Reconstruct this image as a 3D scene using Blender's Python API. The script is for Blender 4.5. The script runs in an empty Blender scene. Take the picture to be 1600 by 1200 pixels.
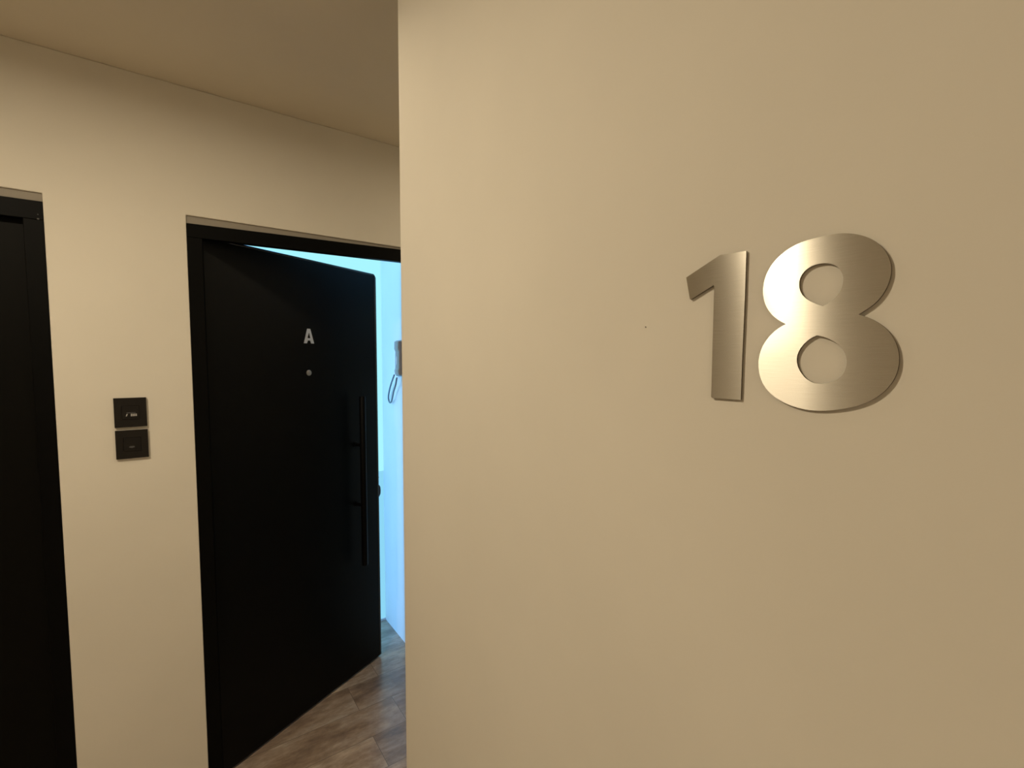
import bpy, bmesh, math, random
from mathutils import Vector, Matrix
random.seed(4)
sc = bpy.context.scene
C = sc.collection

# ------------------------------------------------------------ camera
cam_data = bpy.data.cameras.new('camera')
cam = bpy.data.objects.new('camera', cam_data); C.objects.link(cam)
fw = Vector((0.5730944, 0.8168306, -0.0659581)).normalized()
up = Vector((0.0357398, 0.0554975, 0.997819))
right = fw.cross(up).normalized(); up = right.cross(fw)
CAM = Vector((0, 0, 1.6))
cam.matrix_world = Matrix(((right.x, up.x, -fw.x, CAM.x), (right.y, up.y, -fw.y, CAM.y), (right.z, up.z, -fw.z, CAM.z), (0, 0, 0, 1)))
cam_data.sensor_width = 36; cam_data.lens = 726.34 * 36 / 1600
cam_data.shift_x = 15.85 / 1600; cam_data.shift_y = 12.6 / 1600
cam_data.clip_start = 0.02
sc.camera = cam

# ------------------------------------------------------------ view and world
sc.view_settings.view_transform = 'Standard'; sc.view_settings.look = 'None'
sc.view_settings.gamma = 1; sc.view_settings.use_curve_mapping = False
sc.view_settings.exposure = 0.0
w = bpy.data.worlds.new('world'); sc.world = w; w.use_nodes = True
w.node_tree.nodes['Background'].inputs[0].default_value = (0.35, 0.8, 1.1, 1)
w.node_tree.nodes['Background'].inputs[1].default_value = 0.3

HALL = (1.0, 0.835, 0.585)          # warm ceiling downlight of the hall
ROOM = (0.23, 0.57, 1.15)         # cold light of the room behind door A
HALL_LAMP = (-0.68, 0.845)
HALL_STRENGTH = 560.0
ROOM_STRENGTH = 9.0
WINDOW_STRENGTH = 1.0
SIDE_FILL_STRENGTH = 8.0

# measured layout, metres
D = 1.9634      # hall face of the far wall
NX = 0.46       # face of the near wall
NY = 1.090      # end of the near wall
CEIL = 2.528
T = 0.12
LEAF_A = math.radians(25.75); HX, HY, LW = 0.0944, 1.9932, 0.8513
SX = 1.014      # side wall of the lit room
BY = 2.690      # its back wall

# ------------------------------------------------------------ helpers
def link(name, me, m=None, parent=None):
    o = bpy.data.objects.new(name, me); C.objects.link(o)
    if m is not None: me.materials.append(m)
    if parent: o.parent = parent
    return o
def obj(name, bm, m, parent=None, smooth=False, bevel=0, seg=2):
    me = bpy.data.meshes.new(name)
    bmesh.ops.recalc_face_normals(bm, faces=bm.faces)
    bm.to_mesh(me); bm.free()
    o = link(name, me, m, parent)
    if smooth:
        for p in me.polygons: p.use_smooth = True
        me.set_sharp_from_angle(angle=math.radians(35))
    if bevel:
        b = o.modifiers.new('bevel', 'BEVEL'); b.width = bevel; b.segments = seg; b.limit_method = 'ANGLE'
    return o
def box(bm, a, b):
    v = [bm.verts.new((x, y, z)) for x in (a[0], b[0]) for y in (a[1], b[1]) for z in (a[2], b[2])]
    for f in ((0, 1, 3, 2), (4, 6, 7, 5), (0, 4, 5, 1), (2, 3, 7, 6), (0, 2, 6, 4), (1, 5, 7, 3)):
        bm.faces.new([v[i] for i in f])
def prism(bm, pts, axis, a, b):
    """closed outline pts (u, v) pushed along axis from a to b"""
    def p(u, v, t):
        return {'x': (t, u, v), 'y': (u, t, v), 'z': (u, v, t)}[axis]
    A = [bm.verts.new(p(u, v, a)) for u, v in pts]; B = [bm.verts.new(p(u, v, b)) for u, v in pts]
    bm.faces.new(A); bm.faces.new(B[::-1])
    for i in range(len(pts)):
        j = (i + 1) % len(pts); bm.faces.new((A[i], B[i], B[j], A[j]))
def tube(bm, path, r, n=12, caps=True):
    path = [Vector(p) for p in path]; rings = []
    nrm = None
    for i, p in enumerate(path):
        d = (path[min(i + 1, len(path) - 1)] - path[max(i - 1, 0)]).normalized()
        if nrm is None:
            nrm = d.orthogonal().normalized()
        nrm = (nrm - d * nrm.dot(d)).normalized(); bn = d.cross(nrm)
        rr = r[i] if isinstance(r, (list, tuple)) else r
        rings.append([bm.verts.new(p + (nrm * math.cos(2 * math.pi * k / n) + bn * math.sin(2 * math.pi * k / n)) * rr) for k in range(n)])
    for a, b in zip(rings, rings[1:]):
        for k in range(n): bm.faces.new((a[k], a[(k + 1) % n], b[(k + 1) % n], b[k]))
    if caps: bm.faces.new(rings[0][::-1]); bm.faces.new(rings[-1])
def empty(name, loc, rotz=0):
    o = bpy.data.objects.new(name, None); C.objects.link(o); o.location = loc; o.rotation_euler = (0, 0, rotz)
    o.empty_display_size = 0.05
    return o
def tag(o, label=None, cat=None, group=None, kind=None):
    if label: o['label'] = label
    if cat: o['category'] = cat
    if group: o['group'] = group
    if kind: o['kind'] = kind
    return o
def struct(name, bm, m, **k): return tag(obj(name, bm, m, **k), kind='structure')

# ------------------------------------------------------------ materials
def mat(name, col, rough=0.6, metal=0.0, spec=0.5):
    m = bpy.data.materials.new(name); m.use_nodes = True
    b = m.node_tree.nodes['Principled BSDF']
    b.inputs['Base Color'].default_value = (*col, 1); b.inputs['Roughness'].default_value = rough
    b.inputs['Metallic'].default_value = metal; b.inputs['Specular IOR Level'].default_value = spec
    return m
def N(m, t, **k):
    n = m.node_tree.nodes.new(t)
    for a, v in k.items(): setattr(n, a, v)
    return n
def L(m, a, b): m.node_tree.links.new(a, b)
def coords(m, scale=(1, 1, 1), rot=(0, 0, 0), loc=(0, 0, 0)):
    g = N(m, 'ShaderNodeNewGeometry'); mp = N(m, 'ShaderNodeMapping')
    mp.inputs['Scale'].default_value = scale; mp.inputs['Rotation'].default_value = rot; mp.inputs['Location'].default_value = loc
    L(m, g.outputs['Position'], mp.inputs['Vector']); return mp.outputs[0]
def noise(m, vec, scale, detail=3, rough=0.55):
    n = N(m, 'ShaderNodeTexNoise'); n.inputs['Scale'].default_value = scale
    n.inputs['Detail'].default_value = detail; n.inputs['Roughness'].default_value = rough
    L(m, vec, n.inputs['Vector']); return n.outputs['Fac']
def ramp(m, fac, stops):
    r = N(m, 'ShaderNodeValToRGB'); L(m, fac, r.inputs[0]); e = r.color_ramp.elements
    while len(e) < len(stops): e.new(0.5)
    for i, (p, c) in enumerate(stops):
        e[i].position = p; e[i].color = (*c, 1)
    return r.outputs[0]
def bump(m, h, strength, dist):
    b = N(m, 'ShaderNodeBump'); b.inputs['Strength'].default_value = strength; b.inputs['Distance'].default_value = dist
    L(m, h, b.inputs['Height']); L(m, b.outputs[0], m.node_tree.nodes['Principled BSDF'].inputs['Normal'])
def plaster(name, col):
    m = mat(name, col, 0.75, spec=0.2)
    v = coords(m)
    c = ramp(m, noise(m, v, 2.2, 4), [(0.3, tuple(x * 0.965 for x in col)), (0.7, tuple(min(1, x * 1.02) for x in col))])
    L(m, c, m.node_tree.nodes['Principled BSDF'].inputs['Base Color'])
    a = noise(m, v, 260, 2); b = noise(m, v, 14, 3)
    mx = N(m, 'ShaderNodeMath', operation='MULTIPLY_ADD'); mx.inputs[1].default_value = 0.12
    L(m, a, mx.inputs[0]); L(m, b, mx.inputs[2])
    bump(m, mx.outputs[0], 0.25, 0.002)
    return m
M_wall = plaster('cream_paint', (0.78, 0.74, 0.66))
M_room = plaster('white_paint', (0.86, 0.87, 0.88))
M_ceil = plaster('ceiling_paint', (0.83, 0.76, 0.63))
M_raw = plaster('bare_mortar', (0.33, 0.30, 0.26))
def black(name, col, rough, spec):
    m = mat(name, col, rough, spec=spec)
    v = coords(m); bump(m, noise(m, v, 420, 2), 0.12, 0.0006)
    return m
M_leaf = black('black_door_laminate', (0.0014, 0.0019, 0.0023), 0.40, 0.15)
M_frame = black('black_painted_frame', (0.0018, 0.0018, 0.0017), 0.5, 0.08)
M_bar = mat('black_powder_coat', (0.0015, 0.0015, 0.0015), 0.5, spec=0.12)
M_plate = mat('black_plastic', (0.011, 0.009, 0.0075), 0.45, spec=0.25)
M_module = mat('dark_plastic_module', (0.010, 0.0085, 0.0075), 0.4, spec=0.25)
M_print = mat('pale_print', (0.42, 0.41, 0.40), 0.6)
M_dim = mat('grey_print', (0.07, 0.07, 0.075), 0.6)
M_letter = mat('grey_metal_letter', (0.50, 0.54, 0.62), 0.6, metal=0.0, spec=0.2)
M_eye = mat('dull_steel', (0.35, 0.35, 0.35), 0.4, metal=0.8)
M_screw = mat('dull_screw', (0.10, 0.10, 0.10), 0.6, spec=0.2)
M_lens = mat('peephole_lens', (0.02, 0.02, 0.02), 0.05)
M_lock = mat('dark_steel', (0.05, 0.05, 0.06), 0.3, metal=0.9)
M_phone = mat('grey_intercom_plastic', (0.40, 0.38, 0.42), 0.45)
M_glint = mat('pale_glint', (0.62, 0.60, 0.66), 0.35)
M_cord = mat('grey_cord', (0.16, 0.20, 0.24), 0.5)
M_nail = mat('dark_nail', (0.05, 0.03, 0.02), 0.6)
def steel():
    m = mat('brushed_stainless_steel', (0.60, 0.575, 0.52), 0.26, metal=1.0)
    b = m.node_tree.nodes['Principled BSDF']
    b.inputs['Anisotropic'].default_value = 1.0
    t = N(m, 'ShaderNodeCombineXYZ'); t.inputs[2].default_value = 1.0
    L(m, t.outputs[0], b.inputs['Tangent'])
    v = coords(m, (1, 1, 60))
    c = ramp(m, noise(m, v, 35, 4, 0.7), [(0.25, (0.55, 0.52, 0.46)), (0.75, (0.66, 0.63, 0.57))])
    L(m, c, b.inputs['Base Color'])
    return m
M_steel = steel()
M_steel_edge = mat('shaded_cut_edge', (0.10, 0.07, 0.035), 0.5, metal=0.6)  # edge colour darkened to deepen the shadow line beside the numerals
def emit(name, col, s):
    m = bpy.data.materials.new(name); m.use_nodes = True; nt = m.node_tree; nt.nodes.clear()
    e = nt.nodes.new('ShaderNodeEmission'); o = nt.nodes.new('ShaderNodeOutputMaterial')
    e.inputs[0].default_value = (*col, 1); e.inputs[1].default_value = s; nt.links.new(e.outputs[0], o.inputs[0])
    return m
M_lamp = emit('warm_lamp', HALL, HALL_STRENGTH)
M_cold_fill = emit('cold_fill', ROOM, ROOM_STRENGTH)
M_sky = emit('bright_window_blind', (0.40, 0.93, 1.02), WINDOW_STRENGTH)
M_ring = mat('white_lamp_ring', (0.7, 0.7, 0.68), 0.4)
def floor_mat():
    m = mat('wood_look_tiles', (0.2, 0.15, 0.1), 0.30, spec=0.5)
    b = m.node_tree.nodes['Principled BSDF']
    b.inputs['Coat Weight'].default_value = 0.7; b.inputs['Coat Roughness'].default_value = 0.22
    v = coords(m, loc=(-0.635, -1.857, 0))
    br = N(m, 'ShaderNodeTexBrick'); L(m, v, br.inputs['Vector'])
    br.offset = 0.828; br.offset_frequency = 2
    br.inputs['Scale'].default_value = 1.0; br.inputs['Brick Width'].default_value = 0.90; br.inputs['Row Height'].default_value = 0.179
    br.inputs['Mortar Size'].default_value = 0.0012; br.inputs['Mortar Smooth'].default_value = 0.2; br.inputs['Bias'].default_value = 0
    br.inputs['Color1'].default_value = (0.0, 0.0, 0.0, 1); br.inputs['Color2'].default_value = (1, 1, 1, 1); br.inputs['Mortar'].default_value = (0.5, 0.5, 0.5, 1)
    g = coords(m, (1.0, 2.6, 1.0))
    # each plank shifts its own grain
    add = N(m, 'ShaderNodeVectorMath', operation='MULTIPLY_ADD'); L(m, br.outputs['Color'], add.inputs[0]); add.inputs[1].default_value = (7.3, 3.1, 0); L(m, g, add.inputs[2])
    n1 = noise(m, add.outputs[0], 3.2, 6, 0.65); n2 = noise(m, add.outputs[0], 14, 5, 0.7)
    c1 = ramp(m, n1, [(0.28, (0.22, 0.155, 0.115)), (0.44, (0.41, 0.305, 0.225)), (0.55, (0.56, 0.45, 0.355)), (0.72, (0.70, 0.63, 0.56))])
    c2 = ramp(m, n2, [(0.32, (0.66, 0.64, 0.62)), (0.62, (1.06, 1.06, 1.06))])
    mx = N(m, 'ShaderNodeMixRGB', blend_type='MULTIPLY'); mx.inputs[0].default_value = 1; L(m, c1, mx.inputs[1]); L(m, c2, mx.inputs[2])
    tone = ramp(m, br.outputs['Color'], [(0.0, (0.72, 0.70, 0.70)), (1.0, (1.1, 1.1, 1.08))])
    mt = N(m, 'ShaderNodeMixRGB', blend_type='MULTIPLY'); mt.inputs[0].default_value = 1; L(m, mx.outputs[0], mt.inputs[1]); L(m, tone, mt.inputs[2])
    mg = N(m, 'ShaderNodeMixRGB'); L(m, br.outputs['Fac'], mg.inputs[0]); L(m, mt.outputs[0], mg.inputs[1]); mg.inputs[2].default_value = (0.15, 0.115, 0.085, 1)
    L(m, mg.outputs[0], b.inputs['Base Color'])
    bump(m, n2, 0.2, 0.001)
    return m
M_floor = floor_mat()

# ------------------------------------------------------------ the setting
XL, XR = -2.4, 2.6           # ends of the cross hall
bm = bmesh.new(); box(bm, (XL - .1, -2.6, -0.1), (XR + .1, 4.4, 0)); struct('floor', bm, M_floor)
bm = bmesh.new(); box(bm, (XL - .1, -2.6, CEIL), (XR + .1, D + T, CEIL + 0.1)); struct('ceiling', bm, M_ceil)
bm = bmesh.new(); box(bm, (XL - .1, D + T, CEIL), (XR + .1, 4.4, CEIL + 0.1)); struct('ceiling', bm, M_room)
OZ = 2.100
O1 = (0.048, 0.992)          # opening of door A
O2 = (-1.262, -0.309)        # opening of the closed door
bm = bmesh.new()
prism(bm, [(XL, 0), (O2[0], 0), (O2[0], OZ), (O2[1], OZ), (O2[1], 0), (O1[0], 0), (O1[0], OZ), (O1[1], OZ), (O1[1], 0), (XR, 0), (XR, CEIL), (XL, CEIL)], 'y', D, D + T)
struct('wall_far', bm, M_wall, bevel=0.003)
bm = bmesh.new(); prism(bm, [(NX, -2.5), (NX + 0.16, -2.5), (NX + 0.16, NY), (NX, NY)], 'z', 0, CEIL)
struct('wall_right', bm, M_wall, bevel=0.004, seg=3)
bm = bmesh.new(); prism(bm, [(NX + 0.16, NY - 0.16), (XR, NY - 0.16), (XR, NY), (NX + 0.16, NY)], 'z', 0, CEIL)
struct('wall_right', bm, M_wall)
bm = bmesh.new(); box(bm, (XL - .1, -2.6, 0), (NX + .16, -2.5, CEIL)); struct('wall_back', bm, M_wall)
bm = bmesh.new(); box(bm, (XL - .1, -2.5, 0), (XL, 4.3, CEIL)); struct('wall_left', bm, M_wall)
bm = bmesh.new(); box(bm, (XR, NY - .16, 0), (XR + .1, 4.3, CEIL)); struct('wall_right_end', bm, M_wall)
# mortar filling the gap over the door frames, set back from the paint
for (a, b), nm in ((O1, 'trim_1'), (O2, 'trim_2')):
    z0, z1 = (2.060, 2.060)
    bm = bmesh.new(); box(bm, (a, D + 0.007, z0), (b, D + 0.10, OZ)); struct(nm, bm, M_raw)
# the lit room behind door A
bm = bmesh.new(); box(bm, (SX, D + T, 0), (SX + 0.1, BY + 0.1, CEIL)); struct('wall_room_side', bm, M_room)
WX0, WX1, WZ0, WZ1 = 0.24, SX, 0.935, 2.36
bm = bmesh.new()
prism(bm, [(0.22, 0), (SX, 0), (SX, CEIL), (0.22, CEIL)], 'y', BY, BY + 0.1)
o = struct('wall_room_back', bm, M_room)
# cut the window hole: rebuild as a frame of four slabs
bm = bmesh.new()
box(bm, (0.22, BY, 0), (SX, BY + .1, 0.012)); box(bm, (0.22, BY, WZ1), (SX, BY + .1, CEIL))
box(bm, (0.22, BY, 0.012), (WX0, BY + .1, WZ1))
bmesh.ops.recalc_face_normals(bm, faces=bm.faces); bm.to_mesh(o.data); bm.free()
bm = bmesh.new(); box(bm, (0.22, BY + .1, 0), (0.32, 4.3, CEIL)); struct('wall_room_return', bm, M_room)
bm = bmesh.new(); box(bm, (XL, 4.3, 0), (XR, 4.4, CEIL)); struct('wall_room_end', bm, M_room)
bm = bmesh.new(); box(bm, (-1.5, D + T, 0), (-1.4, 4.3, CEIL)); struct('wall_room_left', bm, M_room)
win = tag(empty('window_1', (0, 0, 0)), 'bright white window blind on the back wall of the lit room', 'window', kind='structure')
bm = bmesh.new(); box(bm, (WX0, BY + 0.004, WZ0), (WX1, BY + 0.012, WZ1)); obj('window_blind', bm, M_sky, win)
bm = bmesh.new(); box(bm, (WX0, BY + 0.006, 0.012), (WX1, BY + 0.014, WZ0)); obj('glow_panel', bm, emit('lower_wall_glow', (0.29, 0.74, 1.0), 0.92 * WINDOW_STRENGTH), win)  # glowing panel added in place of the dim wall below the blind
fill2 = tag(empty('side_fill', (0, 0, 0)), 'tall glowing fill panel added at the far left end of the lit room', 'window', kind='structure')
bm = bmesh.new(); box(bm, (-1.398, D + T + .03, 0.15), (-1.39, 2.95, 2.35)); obj('fill_pane', bm, emit('side_fill_glow', ROOM, SIDE_FILL_STRENGTH), fill2)  # unseen glowing pane added to brighten the room's side wall
# lamps outside the frame; all but the first are added fill
def lamp(name, x, y, r, m, label):
    t = tag(empty(name, (x, y, CEIL)), label, 'light')
    bm = bmesh.new(); n = 48
    pr = [(r, 0), (r + 0.014, 0), (r + 0.012, -0.005), (r, -0.007)]
    rings = [[bm.verts.new((a * math.cos(2 * math.pi * k / n), a * math.sin(2 * math.pi * k / n), z)) for a, z in pr] for k in range(n)]
    for k in range(n):
        for j in range(4):
            bm.faces.new((rings[k][j], rings[(k + 1) % n][j], rings[(k + 1) % n][(j + 1) % 4], rings[k][(j + 1) % 4]))
    obj('lamp_ring', bm, M_ring, t)
    bm = bmesh.new(); bmesh.ops.create_circle(bm, cap_ends=True, segments=n, radius=r * 0.995, matrix=Matrix.Translation((0, 0, -0.003)))
    me = bpy.data.meshes.new('lamp_diffuser')
    for f in bm.faces:
        if f.normal.z > 0: f.normal_flip()
    bm.to_mesh(me); bm.free(); link('lamp_diffuser', me, m, t)
lamp('hall_light', *HALL_LAMP, 0.06, M_lamp, 'round warm recessed downlight in the hall ceiling in front of the doors')
lamp('hall_light', -0.7, -1.9, 0.06, emit('warm_fill_back', HALL, HALL_STRENGTH * 0.6), 'round warm fill light added in the hall ceiling behind the camera')  # unseen fill, added to raise the bounced light in the hall
lamp('hall_light', 1.5, 1.52, 0.05, emit('warm_fill_side', HALL, HALL_STRENGTH * 0.35), 'round warm fill light added in the passage round the corner')  # unseen fill, added to lighten the right part of the far wall
lamp('hall_light', 0.14, 1.25, 0.03, emit('warm_fill_corner', HALL, HALL_STRENGTH * 0.36), 'small warm fill light added close to the corner of the near wall')  # unseen fill, added to lighten the near wall's upper corner
lamp('room_fill_light', 0.55, 2.34, 0.11, M_cold_fill, 'round cold fill light added in the room behind the open door')  # unseen fill, added to lighten the walls of the lit room

# ------------------------------------------------------------ door A, ajar
door = tag(empty('door_1', (0.5, D, 0)), 'black entrance door standing ajar in its black frame, lettered A', 'door', kind='structure')
def place(o, parent):
    o.parent = parent; o.matrix_parent_inverse = Matrix.Translation(-Vector(parent.location)); return o
def jamb(bm, x0, x1, z1, inner):
    """rebated jamb between x0 and x1; inner = side that faces the opening"""
    s = 0.024
    if inner > 0: prism(bm, [(x0, D), (x1, D), (x1, D + .029), (x1 - s, D + .029), (x1 - s, D + .1), (x0, D + .1)], 'z', 0, z1)
    else: prism(bm, [(x0, D), (x1, D), (x1, D + .1), (x0 + s, D + .1), (x0 + s, D + .029), (x0, D + .029)], 'z', 0, z1)
def frame(x0, x1, ztl, ztr, zb, zbr, parent, deep):
    bm = bmesh.new()
    jamb(bm, x0, x0 + 0.045, zb, 1); jamb(bm, x1 - 0.045, x1, zbr, -1)
    prism(bm, [(x0, zb), (x1, zbr), (x1, ztr), (x0, ztl)], 'y', D, D + 0.029)
    box(bm, (x0, D + 0.029, max(zb, zbr) + 0.009), (x1, D + deep, ztl - 0.002))
    return place(obj('door_frame', bm, M_frame, bevel=0.0015), parent)
frame(O1[0], O1[1], 2.073, 2.094, 2.0263, 2.0395, door, 0.072)

leaf_pivot = Vector((HX, HY, 0))
def leaf_obj(name, bm, m, parent, **k):
    """geometry given in leaf coordinates: x along the leaf, y out of its hall face (negative = towards the hall)"""
    bmesh.ops.transform(bm, matrix=Matrix.Translation(leaf_pivot) @ Matrix.Rotation(LEAF_A, 4, 'Z'), verts=bm.verts)
    o = obj(name, bm, m, **k); return o
bm = bmesh.new()
LT = 2.0445
prism(bm, [(0.0, 0.008), (LW, 0.008), (LW, LT - 0.010), (LW - 0.010, LT), (0.0, LT)], 'y', 0.0, 0.042)
leaf = place(leaf_obj('door_leaf', bm, M_leaf, door, bevel=0.004, seg=3), door)
M_edge = mat('glossy_black_edging', (0.002, 0.004, 0.010), 0.22, spec=0.75)
bm = bmesh.new(); box(bm, (LW - .011, -.0015, .010), (LW + .001, .010, LT - .014))
place(leaf_obj('edge_strip', bm, M_edge, door, bevel=0.003, seg=3), door).parent = leaf
bm = bmesh.new(); box(bm, (.002, -.0012, LT - .009), (LW - .011, .010, LT + .0005))
place(leaf_obj('edge_strip', bm, M_edge, door, bevel=0.003, seg=3), door).parent = leaf
BS = 0.692; BO = -0.055
bm = bmesh.new(); tube(bm, [(BS, BO, .582), (BS, BO, .585), (BS, BO, 1.425), (BS, BO, 1.428)], [.013, .015, .015, .013], 24)
place(leaf_obj('pull_bar', bm, M_bar, door, smooth=True), door).parent = leaf
for z in (1.185, 0.885):
    bm = bmesh.new(); tube(bm, [(BS, 0.0, z), (BS, -0.004, z), (BS, -0.0042, z), (BS, BO + .010, z)], [.013, .013, .008, .008], 20)
    place(leaf_obj('bar_standoff', bm, M_bar, door, smooth=True), door).parent = leaf
# the letter A: 65 mm tall, cut plate
def letter_A(bm, cx, z0, h, wd, st, y0, y1):
    o_ = [(-wd / 2, 0), (-wd / 2 + st, 0), (-wd / 2 + st * 1.28 + .0015, h * .20), (wd / 2 - st * 1.28 - .0015, h * .20), (wd / 2 - st, 0), (wd / 2, 0), (wd * .14, h), (-wd * .14, h)]
    hole = [(-wd * .155, h * .36), (wd * .155, h * .36), (0, h * .76)]
    cu = bpy.data.curves.new('a', 'CURVE'); cu.dimensions = '2D'; cu.fill_mode = 'BOTH'; cu.extrude = abs(y1 - y0) / 2
    for pts in (o_, hole):
        s = cu.splines.new('POLY'); s.points.add(len(pts) - 1); s.use_cyclic_u = True
        for p, q in zip(s.points, pts): p.co = (*q, 0, 1)
    t = bpy.data.objects.new('a', cu); me = bpy.data.meshes.new_from_object(t)
    bm.from_mesh(me); bpy.data.objects.remove(t); bpy.data.meshes.remove(me)
    # local x -> leaf x, local y -> up, local z -> towards the hall
    mt = Matrix(((1, 0, 0, cx), (0, 0, -1, (y0 + y1) / 2), (0, 1, 0, z0), (0, 0, 0, 1)))
    bmesh.ops.transform(bm, matrix=mt, verts=bm.verts)
bm = bmesh.new(); letter_A(bm, 0.436, 1.677, 0.064, 0.052, 0.0145, 0.0, -0.003)
lt = place(leaf_obj('letter', bm, M_letter, door), door); lt.parent = leaf; lt['label'] = 'grey capital letter A'
bm = bmesh.new(); tube(bm, [(0.432, 0, 1.547), (0.432, -.003, 1.547), (0.432, -.004, 1.547)], [.0125, .0125, .0105], 24)
ph = place(leaf_obj('peephole', bm, M_eye, door, smooth=True), door); ph.parent = leaf; ph['label'] = 'small grey peephole'
# lock bolts thrown out of the free edge
bm = bmesh.new()
prism(bm, [(LW - .002, .872), (LW + .016, .874), (LW + .026, .888), (LW + .028, .906), (LW + .026, .925), (LW + .018, .938), (LW - .002, .942)], 'y', 0.012, 0.030)
place(leaf_obj('latch_bolt', bm, M_lock, door, bevel=0.002), door).parent = leaf
bm = bmesh.new(); tube(bm, [(LW - .002, .021, .978), (LW + .016, .021, .978), (LW + .02, .021, .978)], [.006, .006, .004], 12)
place(leaf_obj('deadbolt', bm, M_lock, door, smooth=True), door).parent = leaf

# ------------------------------------------------------------ closed door on the left
d2 = tag(empty('door_2', (-0.78, D, 0)), 'closed black door in a black frame at the left edge', 'door', kind='structure')
frame(O2[0], O2[1], 2.070, 2.075, 2.020, 2.020, d2, 0.072)
bm = bmesh.new(); box(bm, (O2[0] + .03, D + .031, .008), (O2[1] - .03, D + .073, 2.03))
place(obj('door_leaf', bm, black('black_brown_laminate', (0.0035, 0.0033, 0.0027), 0.5, 0.08), bevel=0.002), d2)
for dz in (0, .013):
    bm = bmesh.new(); tube(bm, [(-0.3205, D + .001, 2.022 + dz), (-0.3205, D - .001, 2.022 + dz)], .0026 if dz == 0 else .0014, 12)
    place(obj('frame_screw', bm, M_screw, smooth=True), d2)
# leaf backs close the openings of the far wall towards the room
# ------------------------------------------------------------ wall plates between the doors
def plate(name, x0, x1, z0, z1, label, kind):
    cx, cz = (x0 + x1) / 2, (z0 + z1) / 2
    t = tag(empty(name, (cx, D, cz)), label, 'wall plate', 'black wall plates between the doors')
    W, H = (x1 - x0) / 2, (z1 - z0) / 2
    bm = bmesh.new(); i, j = 0.0235, 0.0235
    # frame ring with a square window for the module
    for a, b in (((-W, -H), (W, -j)), ((-W, j), (W, H)), ((-W, -j), (-i, j)), ((i, -j), (W, j))):
        box(bm, (a[0], -.009, a[1]), (b[0], 0, b[1]))
    bmesh.ops.remove_doubles(bm, verts=bm.verts, dist=1e-5)
    obj('cover_frame', bm, M_plate, t)
    bm = bmesh.new(); box(bm, (-i + .0003, -.0080, -j + .0003), (i - .0003, -.001, j - .0003))
    mo = obj('module', bm, M_module, t, bevel=0.0008)
    if kind == 'printed':
        # pale mark: a slanted stroke, then a small block of lettering-like strokes
        bm = bmesh.new()
        def q(pts): prism(bm, pts, 'y', -.0084, -.0079)
        z = -.0090
        q([(-.0125, z - .0035), (-.0095, z - .0030), (-.0072, z + .0045), (-.0105, z + .0045)])
        for k in range(4):
            x = 0.0005 + k * 0.0042
            q([(x, z - .0038), (x + .0031, z - .0038), (x + .0031, z + .0048 - .0006 * (k % 2)), (x, z + .0048)])
        o = obj('print', bm, M_print, t); o.parent = mo; o['label'] = 'small pale printed mark'
        bm = bmesh.new(); box(bm, (-.010, -.0082, -.0025), (.013, -.0079, .0005))
        o = obj('print', bm, M_dim, t); o.parent = mo
    else:
        bm = bmesh.new()
        prism(bm, [(-.009, -.010), (-.001, -.013), (.007, -.010), (.005, -.006), (-.006, -.0065)], 'y', -.0084, -.0079)
        o = obj('print', bm, M_dim, t); o.parent = mo; o['label'] = 'faint grey mark'
    return t
plate('wall_switch', -0.1690, -0.0845, 1.380, 1.4765, 'black square wall plate with a pale mark, upper of the pair', 'printed')
plate('wall_switch', -0.1690, -0.0840, 1.2755, 1.3695, 'black square wall plate with a faint grey mark, lower of the pair', 'plain')

# ------------------------------------------------------------ house number on the near wall
def catmull(pts):
    n = len(pts); out = []
    for i in range(n):
        p0, p1, p2, p3 = pts[i - 1], pts[i], pts[(i + 1) % n], pts[(i + 2) % n]
        if p1[2]: p0 = p1
        if p2[2]: p3 = p2
        for k in range(4):
            t = k / 4
            out.append(tuple(0.5 * (2 * p1[a] + (p2[a] - p0[a]) * t + (2 * p0[a] - 5 * p1[a] + 4 * p2[a] - p3[a]) * t * t + (3 * p1[a] - p0[a] - 3 * p2[a] + p3[a]) * t ** 3) for a in (0, 1)))
    return out
def smooth(pts, it=2):
    for _ in range(it):
        pts = [p if p[2] else ((pts[i - 1][0] + 2 * p[0] + pts[(i + 1) % len(pts)][0]) / 4, (pts[i - 1][1] + 2 * p[1] + pts[(i + 1) % len(pts)][1]) / 4, 0) for i, p in enumerate(pts)]
    return pts
TH = 0.0018; GAP = 0.0012
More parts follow.
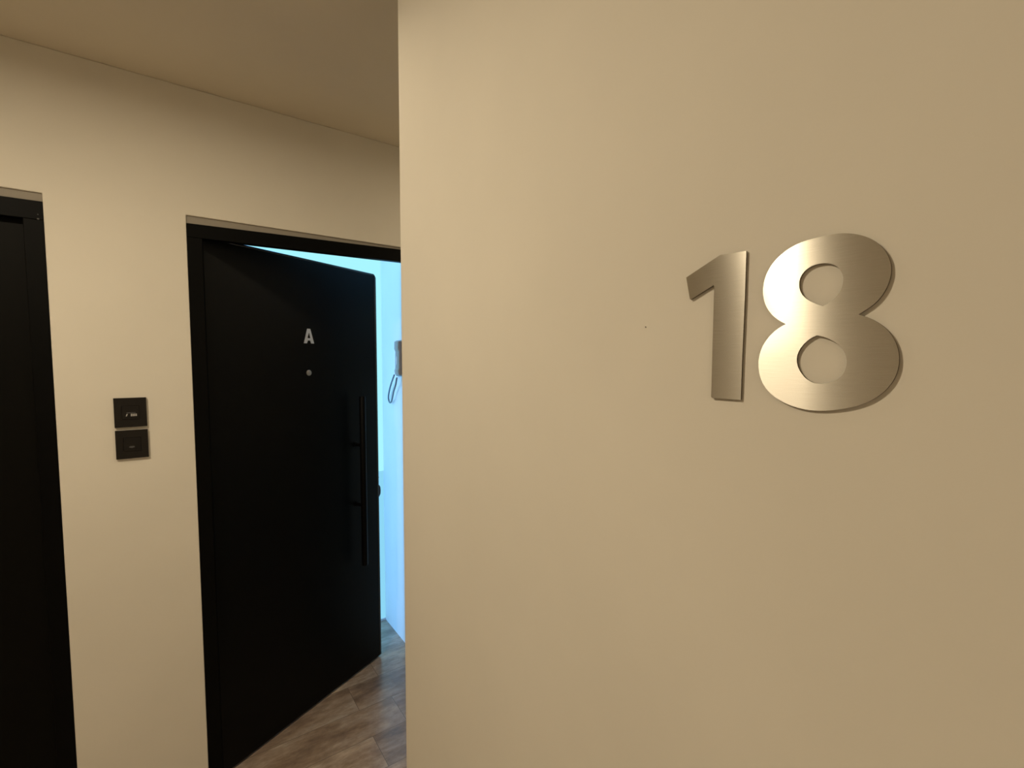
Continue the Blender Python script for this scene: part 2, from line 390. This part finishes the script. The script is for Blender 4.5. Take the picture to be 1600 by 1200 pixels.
def numeral(name, loops, label, warp=None):
    cu = bpy.data.curves.new('n', 'CURVE'); cu.dimensions = '2D'; cu.fill_mode = 'BOTH'; cu.extrude = TH / 2
    for lp in loops:
        s = cu.splines.new('POLY'); s.points.add(len(lp) - 1); s.use_cyclic_u = True
        for p, q in zip(s.points, lp): p.co = (q[0] / 1000, q[1] / 1000, 0, 1)
    tmp = bpy.data.objects.new('n', cu); me = bpy.data.meshes.new_from_object(tmp)
    bpy.data.objects.remove(tmp)
    bm = bmesh.new(); bm.from_mesh(me); bpy.data.meshes.remove(me)
    bmesh.ops.remove_doubles(bm, verts=bm.verts, dist=1e-6)
    xs = [v.co.x for v in bm.verts]; ys = [v.co.y for v in bm.verts]
    if warp:
        for k in range(1, 40):
            for no, lo, hi in (((1, 0, 0), min(xs), max(xs)), ((0, 1, 0), min(ys), max(ys))):
                c = lo + (hi - lo) * k / 40
                bmesh.ops.bisect_plane(bm, geom=bm.verts[:] + bm.edges[:] + bm.faces[:], plane_co=(c if no[0] else 0, c if no[1] else 0, 0), plane_no=no, dist=1e-7)
        bmesh.ops.triangulate(bm, faces=[f for f in bm.faces if len(f.verts) > 4])
        for v in bm.verts: v.co.z += warp(v.co.x, v.co.y)
    cx, cz = (min(xs) + max(xs)) / 2, min(ys)
    for v in bm.verts: v.co.x -= cx; v.co.y -= cz
    mt = Matrix(((0, 0, -1, 0), (-1, 0, 0, 0), (0, 1, 0, 0), (0, 0, 0, 1)))
    bmesh.ops.transform(bm, matrix=mt, verts=bm.verts)
    o = obj(name, bm, M_steel, smooth=True)
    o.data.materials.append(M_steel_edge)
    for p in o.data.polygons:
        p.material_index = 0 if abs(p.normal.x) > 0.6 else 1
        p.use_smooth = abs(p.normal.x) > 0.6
    o.location = (NX - GAP - TH / 2, -cx, 1.6 + cz)
    tag(o, label, 'number sign')
    return o
ONE = [(-303.88, 91.28, 0), (-266.81, 108.04, 0), (-265.12, 108.38, 0), (-262.76, 108.2, 0), (-255.78, 107.74, 0), (-239.55, 107.49, 0), (-239.28, 61.86, 0), (-239.72, -1.22, 0), (-239.65, -37.47, 0), (-254.57, -37.52, 0), (-269.31, -37.52, 0), (-270.76, -36.41, 0), (-271.05, -1.36, 0), (-271.39, 77.58, 0), (-272.13, 78.78, 0), (-297.57, 66.78, 0), (-298.75, 67.79, 0)]
EIGHT = [(-167.78, 107.71, 0), (-171.3, 107.3, 0), (-179.26, 107.33, 0), (-187.47, 106.81, 0), (-193.58, 105.56, 0), (-199.37, 103.34, 0), (-205.33, 100.22, 0), (-210.13, 96.38, 0), (-214.55, 92.09, 0), (-217.78, 87.34, 0), (-220.6, 81.15, 0), (-222.23, 75.14, 0), (-222.81, 69.06, 0), (-222.48, 61.84, 0), (-220.69, 54.96, 0), (-217.61, 48.7, 0), (-213.07, 42.69, 0), (-207.82, 38.06, 0), (-201.07, 34.46, 1), (-205.12, 32.97, 0), (-209.58, 29.87, 0), (-213.95, 25.64, 0), (-217.96, 20.48, 0), (-221.24, 14.36, 0), (-223.36, 7.71, 0), (-224.03, 0.39, 0), (-223.61, -7.56, 0), (-221.9, -14.87, 0), (-219.3, -20.89, 0), (-215.27, -26.66, 0), (-210.18, -31.33, 0), (-203.79, -35.75, 0), (-195.95, -39.19, 0), (-187.84, -41.5, 0), (-179.86, -42.65, 0), (-172.23, -42.59, 0), (-166.15, -41.99, 0), (-155.97, -40.32, 0), (-146.31, -37.46, 0), (-138.86, -34.12, 0), (-132.65, -29.98, 0), (-127.04, -24.67, 0), (-122.95, -19.06, 0), (-120.13, -13.1, 0), (-118.39, -6.91, 0), (-117.74, -0.73, 0), (-118.11, 5.67, 0), (-119.31, 11.44, 0), (-121.3, 17.17, 0), (-124.11, 22.62, 0), (-127.37, 26.87, 0), (-131.39, 30.66, 0), (-135.43, 33.56, 0), (-139.09, 35.8, 0), (-143.01, 37.74, 0), (-145.95, 38.85, 1), (-142.51, 41.09, 0), (-138.48, 43.74, 0), (-135.2, 46.61, 0), (-132.47, 49.99, 0), (-130.4, 53.5, 0), (-128.39, 57.82, 0), (-126.92, 62.31, 0), (-126.05, 67.48, 0), (-125.91, 72.1, 0), (-126.56, 76.85, 0), (-127.97, 81.74, 0), (-130.53, 87.21, 0), (-133.99, 92.32, 0), (-138.08, 96.77, 0), (-143.27, 100.72, 0), (-148.51, 103.52, 0), (-154.5, 105.64, 0), (-159.93, 107.04, 0), (-163.69, 107.45, 0)]
HOLE_A = [(-191.81, 68.76, 0), (-191.55, 73.79, 0), (-189.85, 77.86, 0), (-186.82, 81.23, 0), (-183.23, 83.54, 0), (-178.81, 84.84, 0), (-173.37, 85.06, 0), (-168.66, 84.1, 0), (-164.36, 82.11, 0), (-161.24, 79.32, 0), (-158.88, 75.48, 0), (-157.51, 70.97, 0), (-157.26, 66.32, 0), (-158.12, 61.18, 0), (-160.26, 56.68, 0), (-163.34, 53.03, 0), (-167.2, 50.05, 0), (-171.65, 47.88, 1), (-177.37, 50.35, 0), (-181.95, 52.85, 0), (-185.87, 55.88, 0), (-189.21, 59.61, 0), (-191.03, 63.59, 0)]
HOLE_B = [(-191.2, 1.03, 0), (-190.81, 5.62, 0), (-189.28, 10.63, 0), (-186.52, 15.46, 0), (-182.69, 19.4, 0), (-178.82, 22.05, 0), (-175.24, 23.23, 1), (-171.79, 22.64, 0), (-167.87, 21.11, 0), (-163.26, 18.6, 0), (-158.7, 15.23, 0), (-155.18, 11.19, 0), (-152.84, 6.37, 0), (-151.8, 1.11, 0), (-152.06, -4.09, 0), (-153.53, -8.91, 0), (-156.08, -13.16, 0), (-159.66, -16.25, 0), (-164.29, -18.17, 0), (-169.29, -19.21, 0), (-174.45, -19.2, 0), (-178.52, -17.74, 0), (-182.69, -15.0, 0), (-186.65, -10.49, 0), (-189.75, -4.99, 0)]
def warp8(x, y):
    """the lower left of the thin plate bends gently off the wall"""
    x *= 1000; y *= 1000
    a = max(0.0, (-186 - x) / 36.0) ** 2
    b = min(1.0, max(0.0, (42 - y) / 40.0)); b = b * b * (3 - 2 * b)
    return WARP * a * b
WARP = 0.0007
numeral('house_number', [[(p[0], p[1]) for p in ONE]], 'brushed steel numeral 1 on the cream wall, left of the 8')
numeral('house_number', [catmull(smooth(EIGHT)), catmull(smooth(HOLE_A)), catmull(smooth(HOLE_B))], 'brushed steel numeral 8 with a bright glare on its left side', warp8)

# ------------------------------------------------------------ small things
bm = bmesh.new(); tube(bm, [(NX + .004, 0.3578, 1.6412), (NX - .0006, 0.3578, 1.6412)], .0007, 10)
tag(obj('nail', bm, M_nail), 'tiny dark nail head in the cream wall left of the numeral 1', 'nail')

# intercom handset on the side wall of the lit room
t = tag(empty('intercom', (SX, 2.39, 1.615)), 'grey wall intercom phone beside the wall edge in the lit room', 'intercom')
bm = bmesh.new(); box(bm, (-.014, -.060, -.098), (0, .060, .098)); obj('base', bm, M_phone, t, bevel=.003)
bm = bmesh.new()
prism(bm, [(-.014, -.090), (-.032, -.090), (-.036, -.066), (-.031, -.052), (-.030, .036), (-.036, .052), (-.034, .092), (-.014, .092)], 'y', -.030, .030)
h = obj('handset', bm, M_phone, t, bevel=.004, seg=3)
bm = bmesh.new(); tube(bm, [(-.0295, .006, -.012), (-.0315, .006, -.012)], .0075, 20)
bmesh.ops.scale(bm, vec=(1, 1, 3.2), space=Matrix.Translation((0, 0, .012)), verts=bm.verts)
k = obj('handset_glint', bm, M_glint, t); k.parent = h; k['label'] = 'pale oval glint on the handset'  # pale oval shape stands for the glint on the handset
CORD = [(-0.029, 2.4359, 1.5232), (-0.024, 2.4967, 1.4711), (-0.019, 2.5398, 1.4253), (-0.014, 2.5637, 1.3868), (-0.014, 2.545, 1.3623), (-0.019, 2.503, 1.3765), (-0.024, 2.4606, 1.4298), (-0.029, 2.4195, 1.4674), (-0.029, 2.4001, 1.5101)]
path = []
P0 = [(x, y - 2.39, z - 1.615) for x, y, z in CORD]
for i in range(len(P0) - 1):
    a, b, c, d = P0[max(i - 1, 0)], P0[i], P0[i + 1], P0[min(i + 2, len(P0) - 1)]
    for s in range(6):
        u = s / 6
        path.append(tuple(0.5 * (2 * b[q] + (c[q] - a[q]) * u + (2 * a[q] - 5 * b[q] + 4 * c[q] - d[q]) * u * u + (3 * b[q] - a[q] - 3 * c[q] + d[q]) * u ** 3) for q in range(3)))
path.append(P0[-1])
bm = bmesh.new(); tube(bm, path, .0045, 10); c = obj('cord', bm, M_cord, t, smooth=True); c['label'] = 'dark looped cord'
